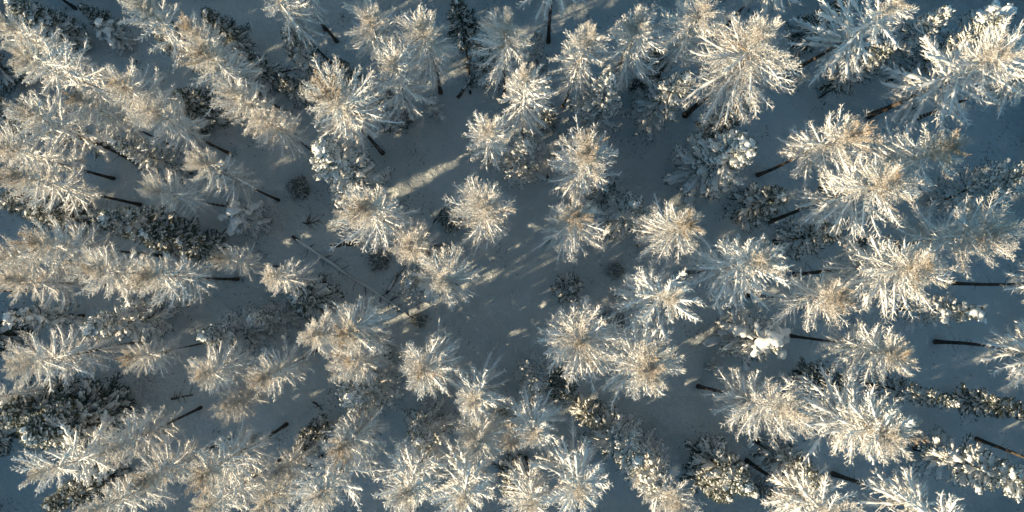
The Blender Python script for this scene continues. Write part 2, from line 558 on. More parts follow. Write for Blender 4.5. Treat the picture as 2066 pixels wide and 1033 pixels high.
# little hummocks of snow over stones and heather
for _ in range(1500):
    cx, cy = rngg.uniform(-50, 52), rngg.uniform(-25, 31)
    rr = .35 + 1.3 * rngg.random() ** 2
    aa = rr * rngg.uniform(-.10, .20)
    i0, i1 = np.searchsorted(xs, [cx - 3 * rr, cx + 3 * rr])
    j0, j1 = np.searchsorted(ys, [cy - 3 * rr, cy + 3 * rr])
    Z[i0:i1, j0:j1] += aa * np.exp(-((X[i0:i1, j0:j1] - cx) ** 2 + (Y[i0:i1, j0:j1] - cy) ** 2) / rr ** 2)


def ground_z(x, y):
    i = min(max(np.searchsorted(xs, x) - 1, 0), len(xs) - 2)
    j = min(max(np.searchsorted(ys, y) - 1, 0), len(ys) - 2)
    u = (x - xs[i]) / (xs[i + 1] - xs[i])
    v = (y - ys[j]) / (ys[j + 1] - ys[j])
    return float(Z[i, j] * (1 - u) * (1 - v) + Z[i + 1, j] * u * (1 - v) + Z[i, j + 1] * (1 - u) * v + Z[i + 1, j + 1] * u * v)


me = bpy.data.meshes.new('snowy_ground')
nx, ny = len(xs), len(ys)
vv = np.stack([X, Y, Z], -1).reshape(-1, 3)
ii = np.arange(nx * ny).reshape(nx, ny)
ff = np.stack([ii[:-1, :-1], ii[1:, :-1], ii[1:, 1:], ii[:-1, 1:]], -1).reshape(-1, 4)
me.vertices.add(len(vv)); me.vertices.foreach_set('co', vv.astype(np.float32).ravel())
me.loops.add(ff.size); me.loops.foreach_set('vertex_index', ff.astype(np.int32).ravel())
me.polygons.add(len(ff)); me.polygons.foreach_set('loop_start', np.arange(len(ff), dtype=np.int32) * 4)
me.polygons.foreach_set('loop_total', np.full(len(ff), 4, dtype=np.int32))
me.update(calc_edges=True)
me.polygons.foreach_set('use_smooth', np.ones(len(ff), dtype=bool))
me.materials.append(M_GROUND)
go = bpy.data.objects.new('snowy_ground', me)
go['kind'] = 'structure'
go['label'] = 'blue-shaded snow covering the forest floor'
COL.objects.link(go)

# ------------------------------------------------------------------ trees
def empty(name, loc, rot, label, cat, group=None):
    o = bpy.data.objects.new(name, None)
    o.empty_display_size = .3
    o.location = loc
    o.rotation_euler = rot
    o['label'] = label
    o['category'] = cat
    if group:
        o['group'] = group
    COL.objects.link(o)
    return o


def child(name, me, parent):
    o = bpy.data.objects.new(name, me)
    o.parent = parent
    COL.objects.link(o)
    if name in ('branch_snow',):
        o['kind'] = 'stuff'
    return o


RND = random.Random(77)
COUNT = {}


def tree(kind, mode, px, py, h, r, label, var=None, rot=None, lean=None):
    protos = PR[kind]
    if var is None:
        k = COUNT.get(kind, 0)
        COUNT[kind] = k + 1
        p = protos[k % len(protos)]
    else:
        p = protos[var % len(protos)]
    sx = r / p['r']
    if KIND[kind] == 'larch_tree':
        sx *= .69 if px < 560 else (.84 if px < 800 else .92)
    sz = h / p['h']
    if kind == 'S':
        h *= 1.12
        sx *= 1.12
        sz *= 1.12
    if kind in 'DN' and px < 560:
        sx *= 1.22
        sz *= 1.06
    e = Euler((math.radians(RND.gauss(0, 1.3)), math.radians(RND.gauss(0, 1.3)), RND.uniform(0, 6.28) if rot is None else math.radians(rot)), 'XYZ')
    if lean:
        e.x, e.y = math.radians(lean[0]), math.radians(lean[1])
    if mode == 'a':
        top = e.to_matrix() @ Vector((0, 0, h))
        w = at(px, py, top.z)
        if KIND[kind] == 'larch_tree':        # the table gives the outer rim of the crown's dome
            d = Vector((w.x, w.y, 0))
            w -= d.normalized() * (.32 * r * min(1, d.length / 12))
        loc = Vector((w.x - top.x, w.y - top.y, 0))
    else:
        loc = at(px, py, 0)
    loc.z = ground_z(loc.x, loc.y) - .12
    nm = KIND[kind]
    root = empty(nm, loc, e, label, CAT[nm], GRP[nm])
    root.scale = (sx, sx, sz)
    child('trunk', p['trunk'], root)
    c = child('crown', p['crown'], root)
    if p['snow']:
        child('branch_snow', p['snow'], c)
    for cm in p.get('cushions', ()):
        child('snow_cushion', cm, c)
    TREES.append((loc.x, loc.y, r, h))
    return root


TREES = []
TABLE = [
    # --- upper left corner
    ('N', 'b', 166, 86, 8.5, 1.3, 'narrow snow-dusted spruce with bare dark lower trunk in the top left corner'),
    ('L', 'a', -35, 25, 16, 2.8, 'frosted larch cut by the left edge in the top left corner'),
    ('N', 'a', 25, 6, 9, 1.4, 'dark narrow spruce right at the top left corner of the picture'),
    ('T', 'b', 152, 17, 16, 2.6, 'thin dark trunk foot of a larch cut by the top edge, far upper left', None, None),
    ('P', 'a', 197, 46, 5.5, 1.3, 'small snow-capped pine alone in the gap below the top left edge', 0),
    ('D', 'a', 166, 15, 5.0, 1.0, 'small dark spruce with snow pads just above the little snow-capped pine'),
    ('L', 'a', 262, -12, 16, 3.2, 'larch with thick white limbs hanging over the top edge, left of the bare trunk'),
    ('D', 'a', 312, 48, 9, 1.5, 'dark spruce half hidden under the white larch at the top edge'),
    ('O', 'a', 360, 42, 15, 2.0, 'small frosted larch directly above the large bright larch of the upper left'),
    ('D', 'a', 418, 28, 8, 1.5, 'dark green spruce behind the small frosted larch near the top edge'),
    ('O', 'a', 382, 80, 17, 3.0, 'large bright larch with sprawling white limbs in the upper left', 2),
    ('D', 'a', 495, 112, 7, 1.4, 'dark spruce tucked behind the right side of the large bright larch'),
    ('L', 'a', 440, 165, 16, 2.7, 'cream frosted larch just below the large bright larch of the upper left'),
    ('F', 'a', 497, 222, 15, 2.5, 'pale larch with drooping blue-white limbs left of the bushy sunlit spruce', 0),
    ('L', 'a', 2, 88, 17, 3.6, 'broad sunlit larch spreading from the left edge in the upper left', 1),
    ('O', 'a', 207, 152, 16, 2.8, 'larch with an orange-brown top, higher of the two beside the round dark spruce', 1),
    ('O', 'a', 138, 186, 14, 2.3, 'small orange-topped larch left of the larger orange-topped larch', 0),
    ('L', 'a', 266, 208, 15, 3.0, 'wide sunlit larch reaching right below the round dark spruce', 3),
    ('D', 'a', 362, 195, 6.5, 1.9, 'round dark green spruce at the right side of the wide sunlit larch'),
    ('W', 'a', 12, 207, 15, 3.3, 'larch with three thick snowy arms near the left edge', 0),
    ('S', 'a', 224, 286, 11, 1.7, 'snowy spruce with dark flank lying between two larches left of the middle', 0),
    ('L', 'a', -38, 285, 14, 3.0, 'larch cut by the left edge below the larch with thick snowy arms'),
    ('N', 'b', 217, 297, 9, 1.1, 'thin dark spruce whose bare trunk foot shows left of the snowy spruce'),
    ('F', 'a', 370, 308, 16, 2.4, 'larch whose dark bare trunk ends beside the small twiggy sapling', 1),
    ('O', 'a', 2, 345, 15.5, 3.1, 'sunlit larch at the left edge with a long dark trunk at its right', 2),
    ('D', 'a', 5, 402, 9, 1.7, 'olive green spruce at the left edge under the sunlit larch'),
    ('D', 'a', 80, 428, 8, 1.4, 'dark spruce crown peeping out below the sunlit larch at the left edge'),
    # --- top middle
    ('T', 'a', 525, -45, 16, 2.6, 'larch at the top edge whose dark double foot stands above the slim sunlit spruce'),
    ('T', 'b', 680, 84, 16, 2.6, 'larch at the top edge with a long straight dark trunk standing free on the snow'),
    ('T', 'b', 656, 62, 15, 1.8, 'thin larch trunk standing close beside the long straight dark trunk'),
    ('L', 'a', 728, 8, 15, 2.6, 'frosted larch touching the top edge, left one of the pair left of the top middle', 0),
    ('L', 'a', 836, 20, 16, 2.7, 'frosted larch touching the top edge, right one of the pair left of the top middle', 2),
    ('W', 'a', 783, 92, 16, 2.8, 'large white larch with layered limbs below the pair at the top edge', 2),
    ('D', 'a', 772, 192, 7.5, 1.9, 'dark bushy spruce under the limbs of the layered white larch'),
    ('P', 'a', 870, 198, 5, 1.0, 'small spruce-like pine with a snow cap right of the layered white larch', 1),
    ('N', 'a', 577, 58, 11.5, 1.5, 'slim sunlit spruce with yellow-green needles alone on the open snow', 1),
    ('O', 'a', 632, 160, 19, 3.2, 'tall orange-topped larch with a thick flared trunk foot at lower right', 0),
    ('D', 'a', 683, 122, 6, 1.1, 'small dark spruce above the tall orange-topped larch'),
    ('D', 'a', 563, 152, 7.5, 1.3, 'dark spruce with snow dabs left of the tall orange-topped larch'),
    ('S', 'a', 640, 300, 13, 2.7, 'bushy sunlit spruce loaded with snow tufts, widest spruce of the upper left', 1),
    ('D', 'a', 922, 0, 9, 1.8, 'dark spruce at the top edge above the long thin fallen stem'),
    ('L', 'a', 1028, 15, 16, 2.6, 'snowy larch at the top edge just left of the thick dark trunk'),
    ('D', 'a', 982, 78, 9, 2.0, 'spruce with a snowy left side under the larch at the top middle', 1),
    ('S', 'a', 1087, 62, 8, 1.2, 'small snow-tufted spruce touching the thick dark trunk at the top middle'),
    ('W', 'a', 986, 236, 16.5, 2.1, 'slender white larch with short dark trunk at the upper end of the clearing', 0),
    ('W', 'a', 1063, 128, 17, 2.3, 'star-shaped white larch with a long dark trunk above the clearing', 2),
    ('D', 'a', 1107, 210, 5.5, 1.2, 'dark little spruce at the foot of the star-shaped white larch'),
    ('T', 'b', 1107, 82, 18, 2.8, 'larch beyond the top edge with only its thick dark trunk in view at top middle'),
    ('L', 'a', 1206, 42, 17, 2.1, 'larch with a straight dark trunk, left one of the two above the bushy grey spruce', 0),
    ('L', 'a', 1305, 12, 15.5, 2.9, 'wide snowy larch, right one of the two above the bushy grey spruce', 1),
    ('S', 'a', 1233, 157, 11, 2.2, 'bushy grey spruce with a snow knob on its right shoulder', 2),
    ('D', 'a', 1335, 100, 9, 1.7, 'olive spruce showing below the limbs of the wide snowy larch at the top'),
    ('S', 'a', 1060, 288, 9, 2.2, 'dense snow-dabbed spruce right of the slender white larch', 2),
    ('O', 'a', 1204, 290, 17, 2.7, 'big cream larch with bristling spurs at the upper right of the clearing', 2),
    ('D', 'a', 1226, 366, 6, 1.6, 'green spruce hidden under the lower limbs of the big cream larch'),
    ('F', 'a', 1120, 300, 9, 1.2, 'small white larch touching the left flank of the big cream larch', 0),
    # --- top right
    ('L', 'a', 1440, -5, 16, 2.7, 'snow-laden larch at the top edge left of the great spreading larch', 3),
    ('S', 'a', 1388, 152, 11, 2.3, 'blue-white spruce between two slanting dark trunks of the upper right', 0),
    ('F', 'b', 1383, 232, 18, 3.9, 'great spreading larch with fine frosted twigs in the upper right', 0),
    ('T', 'b', 1445, 72, 17, 2.6, 'larch beyond the top edge with a slanting dark trunk left of the great spreading larch'),
    ('N', 'a', 1508, 207, 11, 1.5, 'slim sunlit spruce with a bare dark foot below the great spreading larch', 0),
    ('S', 'a', 1512, 288, 12, 3.1, 'large dense spruce with bright snow tufts right of the open snow', 1),
    ('W', 'a', 1845, -22, 17, 3.4, 'larch at the top edge with long dangling white fronds', 1),
    ('N', 'b', 1660, 178, 11, 1.7, 'dark spruce on a thin bare stem under the dangling white fronds', 1),
    ('S', 'a', 1915, 22, 11, 1.9, 'sunlit spruce at the top edge right of the dangling white fronds'),
    ('D', 'a', 1692, 8, 9, 1.8, 'dark spruce at the top edge behind the great spreading larch'),
    ('P', 'a', 2040, 22, 11, 2.3, 'pine with rounded snow fingers in the top right corner', 0),
    ('N', 'b', 1790, 166, 14, 1.2, 'very thin spruce with its foot on the snow above the curved trunk'),
    ('W', 'b', 1752, 234, 17, 4.2, 'giant larch with a long curved trunk and heavy white arms at the right edge', 2, 20),
    ('T', 'b', 1849, 240, 16, 2.6, 'larch whose short dark trunk foot lies below the curved trunk'),
    ('O', 'a', 1748, 258, 17.5, 2.6, 'larch with a rounded warm top, left of the pair of golden crowns', 2),
    ('O', 'a', 1957, 290, 18, 2.8, 'golden rounded larch crown nearest the right edge in the upper right', 0),
    ('O', 'a', 1845, 352, 20, 3.0, 'larch with a long dark trunk lying below the golden rounded crown', 1),
    ('D', 'b', 1485, 425, 10, 2.1, 'dark spruce in the shade below the large dense spruce'),
    ('N', 'b', 1565, 488, 11, 1.8, 'grey snow-dusted spruce lying below the long dark trunk of the right side', 1),
    ('S', 'b', 1879, 408, 13, 2.3, 'dark snowy spruce with a bare trunk foot at the right edge'),
    ('F', 'a', 2062, 468, 17, 3.5, 'white larch at the right edge, level with the middle of the picture', 1),
    ('D', 'b', 1730, 508, 8.5, 1.5, 'dark spruce behind the gold-rimmed larch of the right side'),
    ('O', 'a', 1910, 540, 19.5, 3.1, 'round larch with a glowing golden rim, largest crown of the middle right', 1),
    ('W', 'a', 1578, 528, 18, 3.3, 'broad white larch with snow-loaded left limbs right of the clearing', 0),
    ('O', 'a', 1733, 597, 16.5, 2.5, 'smaller golden-tipped larch below the gold-rimmed larch', 2),
    ('P', 'b', 1818, 626, 11, 1.7, 'pine with flat snow pillows along a thin dark stem near the right edge', 1),
    ('T', 'b', 1913, 571, 17, 2.8, 'larch beyond the right edge with a horizontal dark trunk under the golden rim'),
    ('T', 'b', 1890, 690, 16, 2.9, 'larch leaving the right edge on a stout dark trunk with a free foot'),
    # --- clearing
    ('F', 'a', 976, 396, 16, 2.8, 'round feathery larch in the upper middle of the clearing', 1),
    ('D', 'a', 908, 432, 4.5, 1.4, 'low dark spruce with one snow knob left of the round feathery larch', 0),
    ('O', 'a', 1176, 420, 15.5, 2.5, 'pinkish larch with a long left arm in the clearing', 0),
    ('S', 'a', 1284, 414, 9.5, 2.2, 'cone-shaped snowy spruce between two larches right of the clearing', 0),
    ('O', 'a', 1420, 446, 17, 2.4, 'small bristly larch with a curved foot right of the cone-shaped spruce', 0),
    ('W', 'a', 1388, 608, 18.5, 2.9, 'larch with four long white arms pointing up-left, right of the clearing', 1, 60),
    ('B', 'a', 1249, 545, 2.6, .75, 'little dark sapling at the end of a sun streak right of the clearing', 0),
    ('D', 'a', 1150, 582, 5, 1.5, 'dark snowy spruce above the wide pinkish larch at the clearing', 1),
    ('O', 'a', 1192, 702, 16, 3.3, 'wide pinkish larch with dense twigs at the lower right of the clearing', 1),
    ('B', 'a', 1246, 650, 3.2, .9, 'dark sapling hidden at the right side of the wide pinkish larch', 1),
    ('O', 'a', 1345, 768, 17.5, 3.2, 'cream larch with a fan of limbs to the right, lower right of the clearing', 2, 200),
    ('S', 'a', 1081, 780, 9, 1.7, 'round snow-white spruce at the lower end of the clearing', 1),
    ('D', 'a', 1146, 790, 7, 1.7, 'dark spruce in shade right of the round snow-white spruce', 0),
    ('F', 'a', 884, 568, 17, 2.4, 'feathery larch standing lone in the left part of the clearing', 0),
    ('S', 'a', 828, 568, 9, 1.7, 'snow-specked spruce joined to the left of the lone feathery larch', 2),
    ('F', 'a', 814, 488, 13, 2.0, 'small pale larch beside the fallen log left of the clearing', 1),
    ('D', 'a', 888, 505, 4.5, 1.1, 'dark low spruce between the small pale larch and the feathery larch', 1),
    ('O', 'a', 712, 398, 17, 2.9, 'bright larch with snowy right arms above the short black snag', 2, 330),
    ('B', 'a', 758, 522, 2.2, 1.0, 'grey twiggy sapling inside the angle of the two fallen logs', 1),
    ('B', 'a', 843, 648, 1.8, .75, 'lone dark sapling at the lower end of the long fallen log', 0),
    ('B', 'a', 588, 372, 2.8, 1.0, 'twiggy dark sapling right of a bare trunk foot, left of the clearing', 1),
    ('O', 'a', 838, 762, 16.5, 2.5, 'pink-cream larch standing free at the lower left of the clearing', 1),
    ('W', 'a', 955, 824, 16, 2.4, 'spiky white larch at the bottom of the clearing', 0),
    # --- left middle
    ('L', 'a', 272, 372, 14.5, 2.5, 'pale larch with its trunk pointing at the snow-cushioned pine', 2),
    ('P', 'a', 462, 424, 8, 1.9, 'pine with thick snow cushions on its left side, left of the clearing', 0),
    ('N', 'a', 214, 440, 11, 1.6, 'grey-dusted spruce lying between larches, highest of the dark group at left', 1),
    ('N', 'a', 290, 470, 10, 1.6, 'dark spruce in the middle of the dark group at left', 0),
    ('N', 'a', 362, 486, 8.5, 1.4, 'small dark spruce at the right end of the dark group at left', 0),
    ('O', 'a', 32, 490, 16, 2.8, 'larch with an amber top near the left edge at mid height', 0),
    ('O', 'a', 137, 540, 16, 2.9, 'larch with a strong orange top, first of three in a row at left', 1),
    ('O', 'a', 257, 550, 17, 2.9, 'orange-topped larch with long snowy right limbs, second of three in a row', 2),
    ('O', 'a', 424, 521, 14.5, 1.7, 'small bright larch at the right end of the row of orange tops', 0),
    ('L', 'a', 517, 552, 14.5, 2.2, 'pale larch with a short dark trunk pointing right, left of the long fallen log', 3),
    ('L', 'a', -40, 505, 15, 2.6, 'larch cut by the left edge beside the amber-topped larch'),
    ('F', 'a', -25, 562, 14, 2.8, 'grey shaded larch at the left edge under the amber-topped larch', 1),
    ('P', 'b', 166, 637, 9, 1.6, 'pine with snow slabs and a dark stem near the left edge', 1),
    ('S', 'a', 168, 664, 10.5, 2.2, 'snow-tufted spruce left of the small orange larch', 1),
    ('S', 'a', 402, 684, 10.5, 2.1, 'bright snow-tufted spruce above the round amber larch', 0),
    ('S', 'a', 500, 645, 9, 1.5, 'small snowy spruce left of the pair of bushy cream larches', 2),
    ('D', 'a', 596, 604, 8.5, 2.2, 'wide dark spruce with snow on its left, below the pale larch trunk', 1),
    ('L', 'a', 604, 680, 16, 2.5, 'cream larch with upright arms, left one of the close pair left of the clearing', 1),
    ('O', 'a', 662, 678, 17, 2.7, 'cream larch with a dark trunk stub at right, right one of the close pair', 0),
    ('O', 'a', 231, 724, 13.5, 2.1, 'small larch with a vivid orange left side standing free', 0),
    ('O', 'a', 373, 765, 15, 2.6, 'round amber larch below the bright snow-tufted spruce', 1),
    ('O', 'a', 505, 772, 15.5, 2.6, 'amber larch right of the round amber larch', 2),
    ('O', 'a', 680, 738, 15, 2.3, 'low cream larch above the dense dark-flanked spruce', 1),
    ('S', 'a', 704, 802, 10.5, 2.7, 'dense spruce, white at lower left and dark at upper right, left of the clearing', 2),
    ('F', 'a', 427, 830, 12, 2.1, 'small grey larch below the two amber larches', 0),
    ('L', 'a', -22, 740, 15.5, 3.4, 'broad sunlit larch at the left edge in the lower half', 0),
    ('N', 'b', 184, 789, 12, 1.6, 'dark spruce with a bare trunk foot below the broad sunlit larch', 0),
    ('T', 'b', 190, 762, 13, 1.3, 'thin larch with a bare trunk foot just above the dark spruce foot'),
    ('D', 'b', 245, 806, 12, 2.2, 'long dark spruce crown lying across the lower left', 0),
    ('P', 'a', -5, 832, 10, 2.0, 'pine with sunlit snow dabs at the left edge of the lower left', 1),
    ('N', 'a', 62, 882, 12, 2.0, 'spruce dappled with sunlit snow below the long dark crown', 1),
    ('L', 'b', 52, 587, 14, 2.3, 'larch leaving the left edge on a level dark trunk at mid height'),
    ('D', 'b', 78, 258, 9, 1.6, 'dark spruce half under the larch with thick snowy arms'),
    ('N', 'b', 62, 672, 11, 1.7, 'dark spruce at the left edge between the snow-slabbed pine and the broad larch', 0),
    ('D', 'b', 58, 862, 10, 1.8, 'dark spruce at the left edge just above the corner larch', 1),
    ('D', 'b', 52, 160, 9, 1.6, 'dark spruce at the left edge under the broad sunlit larch of the upper left', 1),
    # --- bottom left
    ('W', 'a', 22, 972, 16.5, 3.4, 'large blue-shaded larch filling the bottom left corner', 1),
    ('L', 'a', 182, 922, 15, 2.7, 'larch with an orange flank right of the bottom left corner', 2),
    ('O', 'a', 370, 978, 17, 3.2, 'large sunlit larch with feathered right limbs in the lower left', 2, 40),
    ('O', 'a', 258, 988, 15, 2.4, 'amber-topped larch wedged between two large larches at lower left', 0),
    ('L', 'a', 375, 1050, 16, 2.7, 'larch at the bottom edge below the large sunlit feathered larch', 1),
    ('L', 'a', 140, 1052, 16, 2.9, 'larch at the bottom edge right of the corner larch', 0),
    ('D', 'a', 100, 1018, 10, 1.6, 'dark green spruce peeping out at the bottom edge of the lower left'),
    ('F', 'a', 500, 1052, 15, 2.3, 'pale larch at the bottom edge right of the feathered larch', 0),
    ('F', 'a', 540, 968, 13.5, 1.8, 'narrow larch with a small orange top in the lower left', 1),
    ('D', 'a', 602, 908, 8.5, 1.7, 'dark spruce between the narrow larch and the round lower larch', 0),
    ('O', 'a', 670, 924, 15.5, 2.4, 'round cream larch with a slanting trunk at its upper right, lower left', 0),
    ('W', 'a', 610, 1034, 16.5, 3.1, 'wide white larch at the bottom edge left of the middle', 2),
    # --- bottom middle
    ('S', 'a', 843, 888, 8.5, 2.2, 'snowy spruce with a dark right side below the pink-cream larch', 0),
    ('W', 'a', 800, 1026, 16.5, 2.7, 'open larch with spreading limbs at the bottom edge', 0),
    ('W', 'a', 925, 1042, 16.5, 2.8, 'antler-limbed white larch at the bottom edge left of the dark cone', 1),
    ('F', 'a', 957, 926, 15.5, 2.1, 'dense fuzzy larch above the antler-limbed larch', 0),
    ('F', 'a', 1032, 906, 10.5, 1.3, 'small snowy larch between the fuzzy larch and the bright star larch', 1),
    ('D', 'a', 1008, 842, 7, 1.3, 'dark spruce right of the spiky white larch', 1),
    ('W', 'a', 1086, 896, 15.5, 2.5, 'bright star-shaped larch with one thick white arm, bottom middle', 2, 100),
    ('D', 'a', 1030, 1000, 9.5, 1.6, 'dark cone-shaped spruce at the bottom edge', 0),
    ('T', 'b', 1061, 924, 15, 2.2, 'larch at the bottom edge with a thin dark trunk below the star-shaped larch'),
    ('W', 'a', 1180, 1026, 16.5, 3.1, 'large white larch with sweeping limbs at the bottom edge, right of the middle', 1),
    ('D', 'a', 1202, 850, 7, 1.5, 'dark shaded spruce above the two blue-white spruces', 1),
    ('S', 'a', 1284, 930, 11, 2.5, 'blue-white spruce with long snow fingers, upper of the two at bottom right of middle', 0),
    ('S', 'a', 1340, 990, 11, 2.4, 'blue-white spruce with yellowish needles, lower of the two at bottom right of middle', 1),
    ('F', 'a', 1386, 1045, 15, 2.2, 'thin larch at the bottom edge right of the two blue-white spruces', 1),
    ('N', 'b', 1407, 902, 12.5, 2.0, 'dark spruce with snow on its right flank in the lower right', 1),
    ('N', 'b', 1389, 941, 10, 1.5, 'dark spruce foot to tip along the bottom edge below the flank-snowed spruce', 0),
    # --- lower right
    ('P', 'a', 1572, 690, 11, 2.6, 'big pine buried in snow cushions at the right of the clearing', 0),
    ('P', 'b', 1470, 700, 4.0, 1.1, 'stunted sapling bowed under snow left of the big cushioned pine', 1),
    ('P', 'b', 1432, 738, 2.6, .7, 'snow-bent little pine at the foot of a slanting trunk', 1),
    ('O', 'a', 1856, 722, 18, 2.3, 'grey larch with a round fine-twigged top at right, on a slim slanting trunk', 1),
    ('W', 'a', 1845, 890, 18.5, 3.6, 'largest larch of the lower right, snow-armed with a golden right edge', 2, 150),
    ('O', 'a', 1845, 893, 17.5, 2.6, 'golden fine-twigged larch top merged into the snow-armed larch', 1),
    ('L', 'a', 1632, 848, 18, 2.8, 'fan-limbed larch left of the largest larch of the lower right', 2),
    ('N', 'b', 1610, 752, 9, 1.5, 'olive green spruce between the fan-limbed larch and the cushioned pine', 0),
    ('N', 'b', 1743, 771, 12, 1.2, 'long slim spruce pointing right above the largest larch of the lower right', 1),
    ('N', 'b', 1907, 799, 11, 1.4, 'slim spruce at the right edge, in line behind the long slim spruce', 0),
    ('S', 'b', 1850, 905, 14, 2.3, 'dense dark spruce with snow combs in the bottom right corner', 0),
    ('T', 'b', 1972, 886, 16, 2.6, 'larch beyond the right edge with a bare trunk foot above the dense corner spruce'),
    ('N', 'b', 1531, 892, 13, 1.6, 'dark snow-dusted spruce slanting below the fan-limbed larch', 1),
    ('T', 'b', 1681, 957, 17, 3.2, 'larch at the bottom edge on a stout slanting black trunk, bottom right', 0),
    ('T', 'b', 1510, 931, 16, 3.0, 'larch at the bottom edge on a thin slanting black trunk, left of the stout one', 2),
    ('S', 'a', 1528, 1000, 8, 1.3, 'small snowy spruce at the bottom edge left of the thin slanting trunk', 2),
    ('D', 'a', 1568, 1010, 6, 1.0, 'tiny dark spruce at the bottom edge beside the thin slanting trunk', 1),
]
for row in TABLE:
    tree(*row)

# hollows in the snow round the trunks
for (tx, ty, tr, th) in TREES:
    i0, i1 = np.searchsorted(xs, [tx - 2.4, tx + 2.4])
    j0, j1 = np.searchsorted(ys, [ty - 2.4, ty + 2.4])
    if i1 > i0 and j1 > j0:
        dd = np.sqrt((X[i0:i1, j0:j1] - tx) ** 2 + (Y[i0:i1, j0:j1] - ty) ** 2)
        Z[i0:i1, j0:j1] += -.24 * np.exp(-(dd / .45) ** 2) + .10 * np.exp(-((dd - .95) / .4) ** 2)
vv[:, 2] = Z.reshape(-1)
go.data.vertices.foreach_set('co', vv.astype(np.float32).ravel())
go.data.update()

# ------------------------------------------------------------------ fallen logs and the snag
def log(p, q, r, label, twigs=14, snow=1.0, seed=0):
    rng = np.random.default_rng(seed)
    a, b_ = at(*p), at(*q)
    n = 16
    u = np.linspace(0, 1, n)
    x = a.x + (b_.x - a.x) * u
    y = a.y + (b_.y - a.y) * u
    d = unit(np.array([b_.x - a.x, b_.y - a.y]))
    L = (b_ - a).length
    off = np.cumsum(rng.normal(0, .03, n))
    x += -d[1] * off
    y += d[0] * off
    z = np.array([ground_z(i, j) for i, j in zip(x, y)])
    rr = r * np.linspace(1.1, .55, n)
    z = np.convolve(np.pad(z, 3, 'edge'), np.ones(7) / 7, 'valid') + rr * .75
    C = np.stack([x, y, z], -1)
    o = np.array([x[0], y[0], z[0] - rr[0]])
    root = empty('fallen_log', o, (0, 0, 0), label, 'log', 'fallen logs on the snow')
    g = Geo()
    g.loft((C - o)[None], rr[None], sides=10, frost=0.0)
    child('stem', g.mesh('stem', M_BARK), root)
    if snow:
        g = Geo()
        S = C - o
        S[:, 2] += rr * .62
        rs = rr * .85 * np.clip(1 + .3 * rng.normal(0, 1, n), .5, 1.5) * snow
        rs[[0, -1]] *= .35
        g.loft(S[None], rs[None], sides=9, flat=.62)
        child('snow_cap', g.mesh('snow_cap', M_SNOW), root)
    # bare side branches
    for k in range(twigs):
        s = rng.uniform(.12, .95)
        i = int(s * (n - 1))
        az = math.atan2(d[1], d[0]) + rng.choice([-1, 1]) * rng.uniform(.7, 1.3)
        ln = rng.uniform(.35, 1.3)
        c = curve((C[i] - o)[None], np.array([az]), np.radians(np.array([[10, 2, -6, -10]])) + rng.normal(0, .12, (1, 4)), np.array([ln]), rng, .12)
        g = Geo()
        g.loft(c, np.linspace(.030, .010, 5)[None], sides=5)
        tw, _, _ = side_shoots(c, np.array([ln]), 4, rng, .3, .95, .8, lambda s_, l_: .12 + .25 * l_ * (1 - s_) + 0 * s_)
        g.loft(tw, np.array([[.012, .01, .008, .004]]) * np.ones((len(tw), 1)), sides=3)
        child('branch', g.mesh('branch', M_DEAD), root)


log((590, 478), (836, 640), .13, 'long fallen log under snow with bristly side branches, left of the clearing', 26, 1.0, 3)
log((779, 592), (893, 424), .10, 'fallen log meeting the long bristly log at an angle', 5, .9, 4)
log((922, 198), (966, 138), .15, 'short fallen log on the snow above the clearing', 6, .8, 5)
log((950, 190), (941, 40), .10, 'long thin fallen stem running up to the top edge', 8, .6, 6)
log((968, 140), (1012, 172), .13, 'small log beside the short one above the clearing', 4, .9, 7)
log((540, 148), (612, 136), .09, 'thin dark pole lying right of the cream frosted larch', 4, 0, 8)
log((984, 720), (1008, 686), .12, 'short snow-buried log in the lower clearing', 0, 1.2, 9)
log((1649, 198), (1681, 179), .08, 'thin dark stick lying below the dark stemmed spruce', 2, 0, 10)
log((1826, 214), (1842, 226), .10, 'dark broken stub lying under the curved trunk', 3, 0, 11)
log((630, 812), (650, 828), .07, 'thin stick on the snow left of the dense dark-flanked spruce', 1, 0, 12)
log((345, 805), (390, 800), .09, 'snow-dusted stick left of the small grey larch', 6, .5, 13)
log((612, 450), (645, 445), .06, 'twiggy dead branch on the snow above the long fallen log', 9, 0, 14)


# a broken standing snag
def snag(px, py, h, r, label, lean):
    rng = np.random.default_rng(8)
    loc = at(px, py)
    loc.z = ground_z(loc.x, loc.y) - .05
    root = empty('dead_snag', loc, (math.radians(lean[0]), math.radians(lean[1]), 0), label, 'snag')
    g = Geo()
    z = np.linspace(-.2, h, 9)
    P = np.stack([.05 * np.sin(z), .04 * np.cos(z * 1.3), z], -1)
    rr = r * np.array([1.35, 1.05, 1, .97, .93, .88, .84, .78, .55])
    g.loft(P[None], rr[None], sides=10, frost=0.0)
    child('trunk', g.mesh('trunk', M_BARK), root)
    for k in range(4):
        a = k * 1.6 + .4
        g = Geo()
        c = np.array([[[.09 * math.cos(a), .09 * math.sin(a), h - .25], [.07 * math.cos(a), .07 * math.sin(a), h + .1 + .15 * rng.random()], [.04 * math.cos(a), .05 * math.sin(a), h + .35 + .3 * rng.random()]]])
        g.loft(c, np.array([[.07, .05, .008]]), sides=5, frost=0.0)
        child('splinter', g.mesh('splinter', M_BARK), root)
    g = Geo()
    g.loft(np.array([[[0, 0, h - .05], [0, 0, h + .05], [.01, 0, h + .12], [.01, .01, h + .16]]]), np.array([[.13, .15, .10, .02]]), sides=9)
    child('snow_cap', g.mesh('snow_cap', M_SNOW), root)


snag(722, 489, 8.2, .24, 'short black snag with no crown leaning left in the clearing', (6, -2))

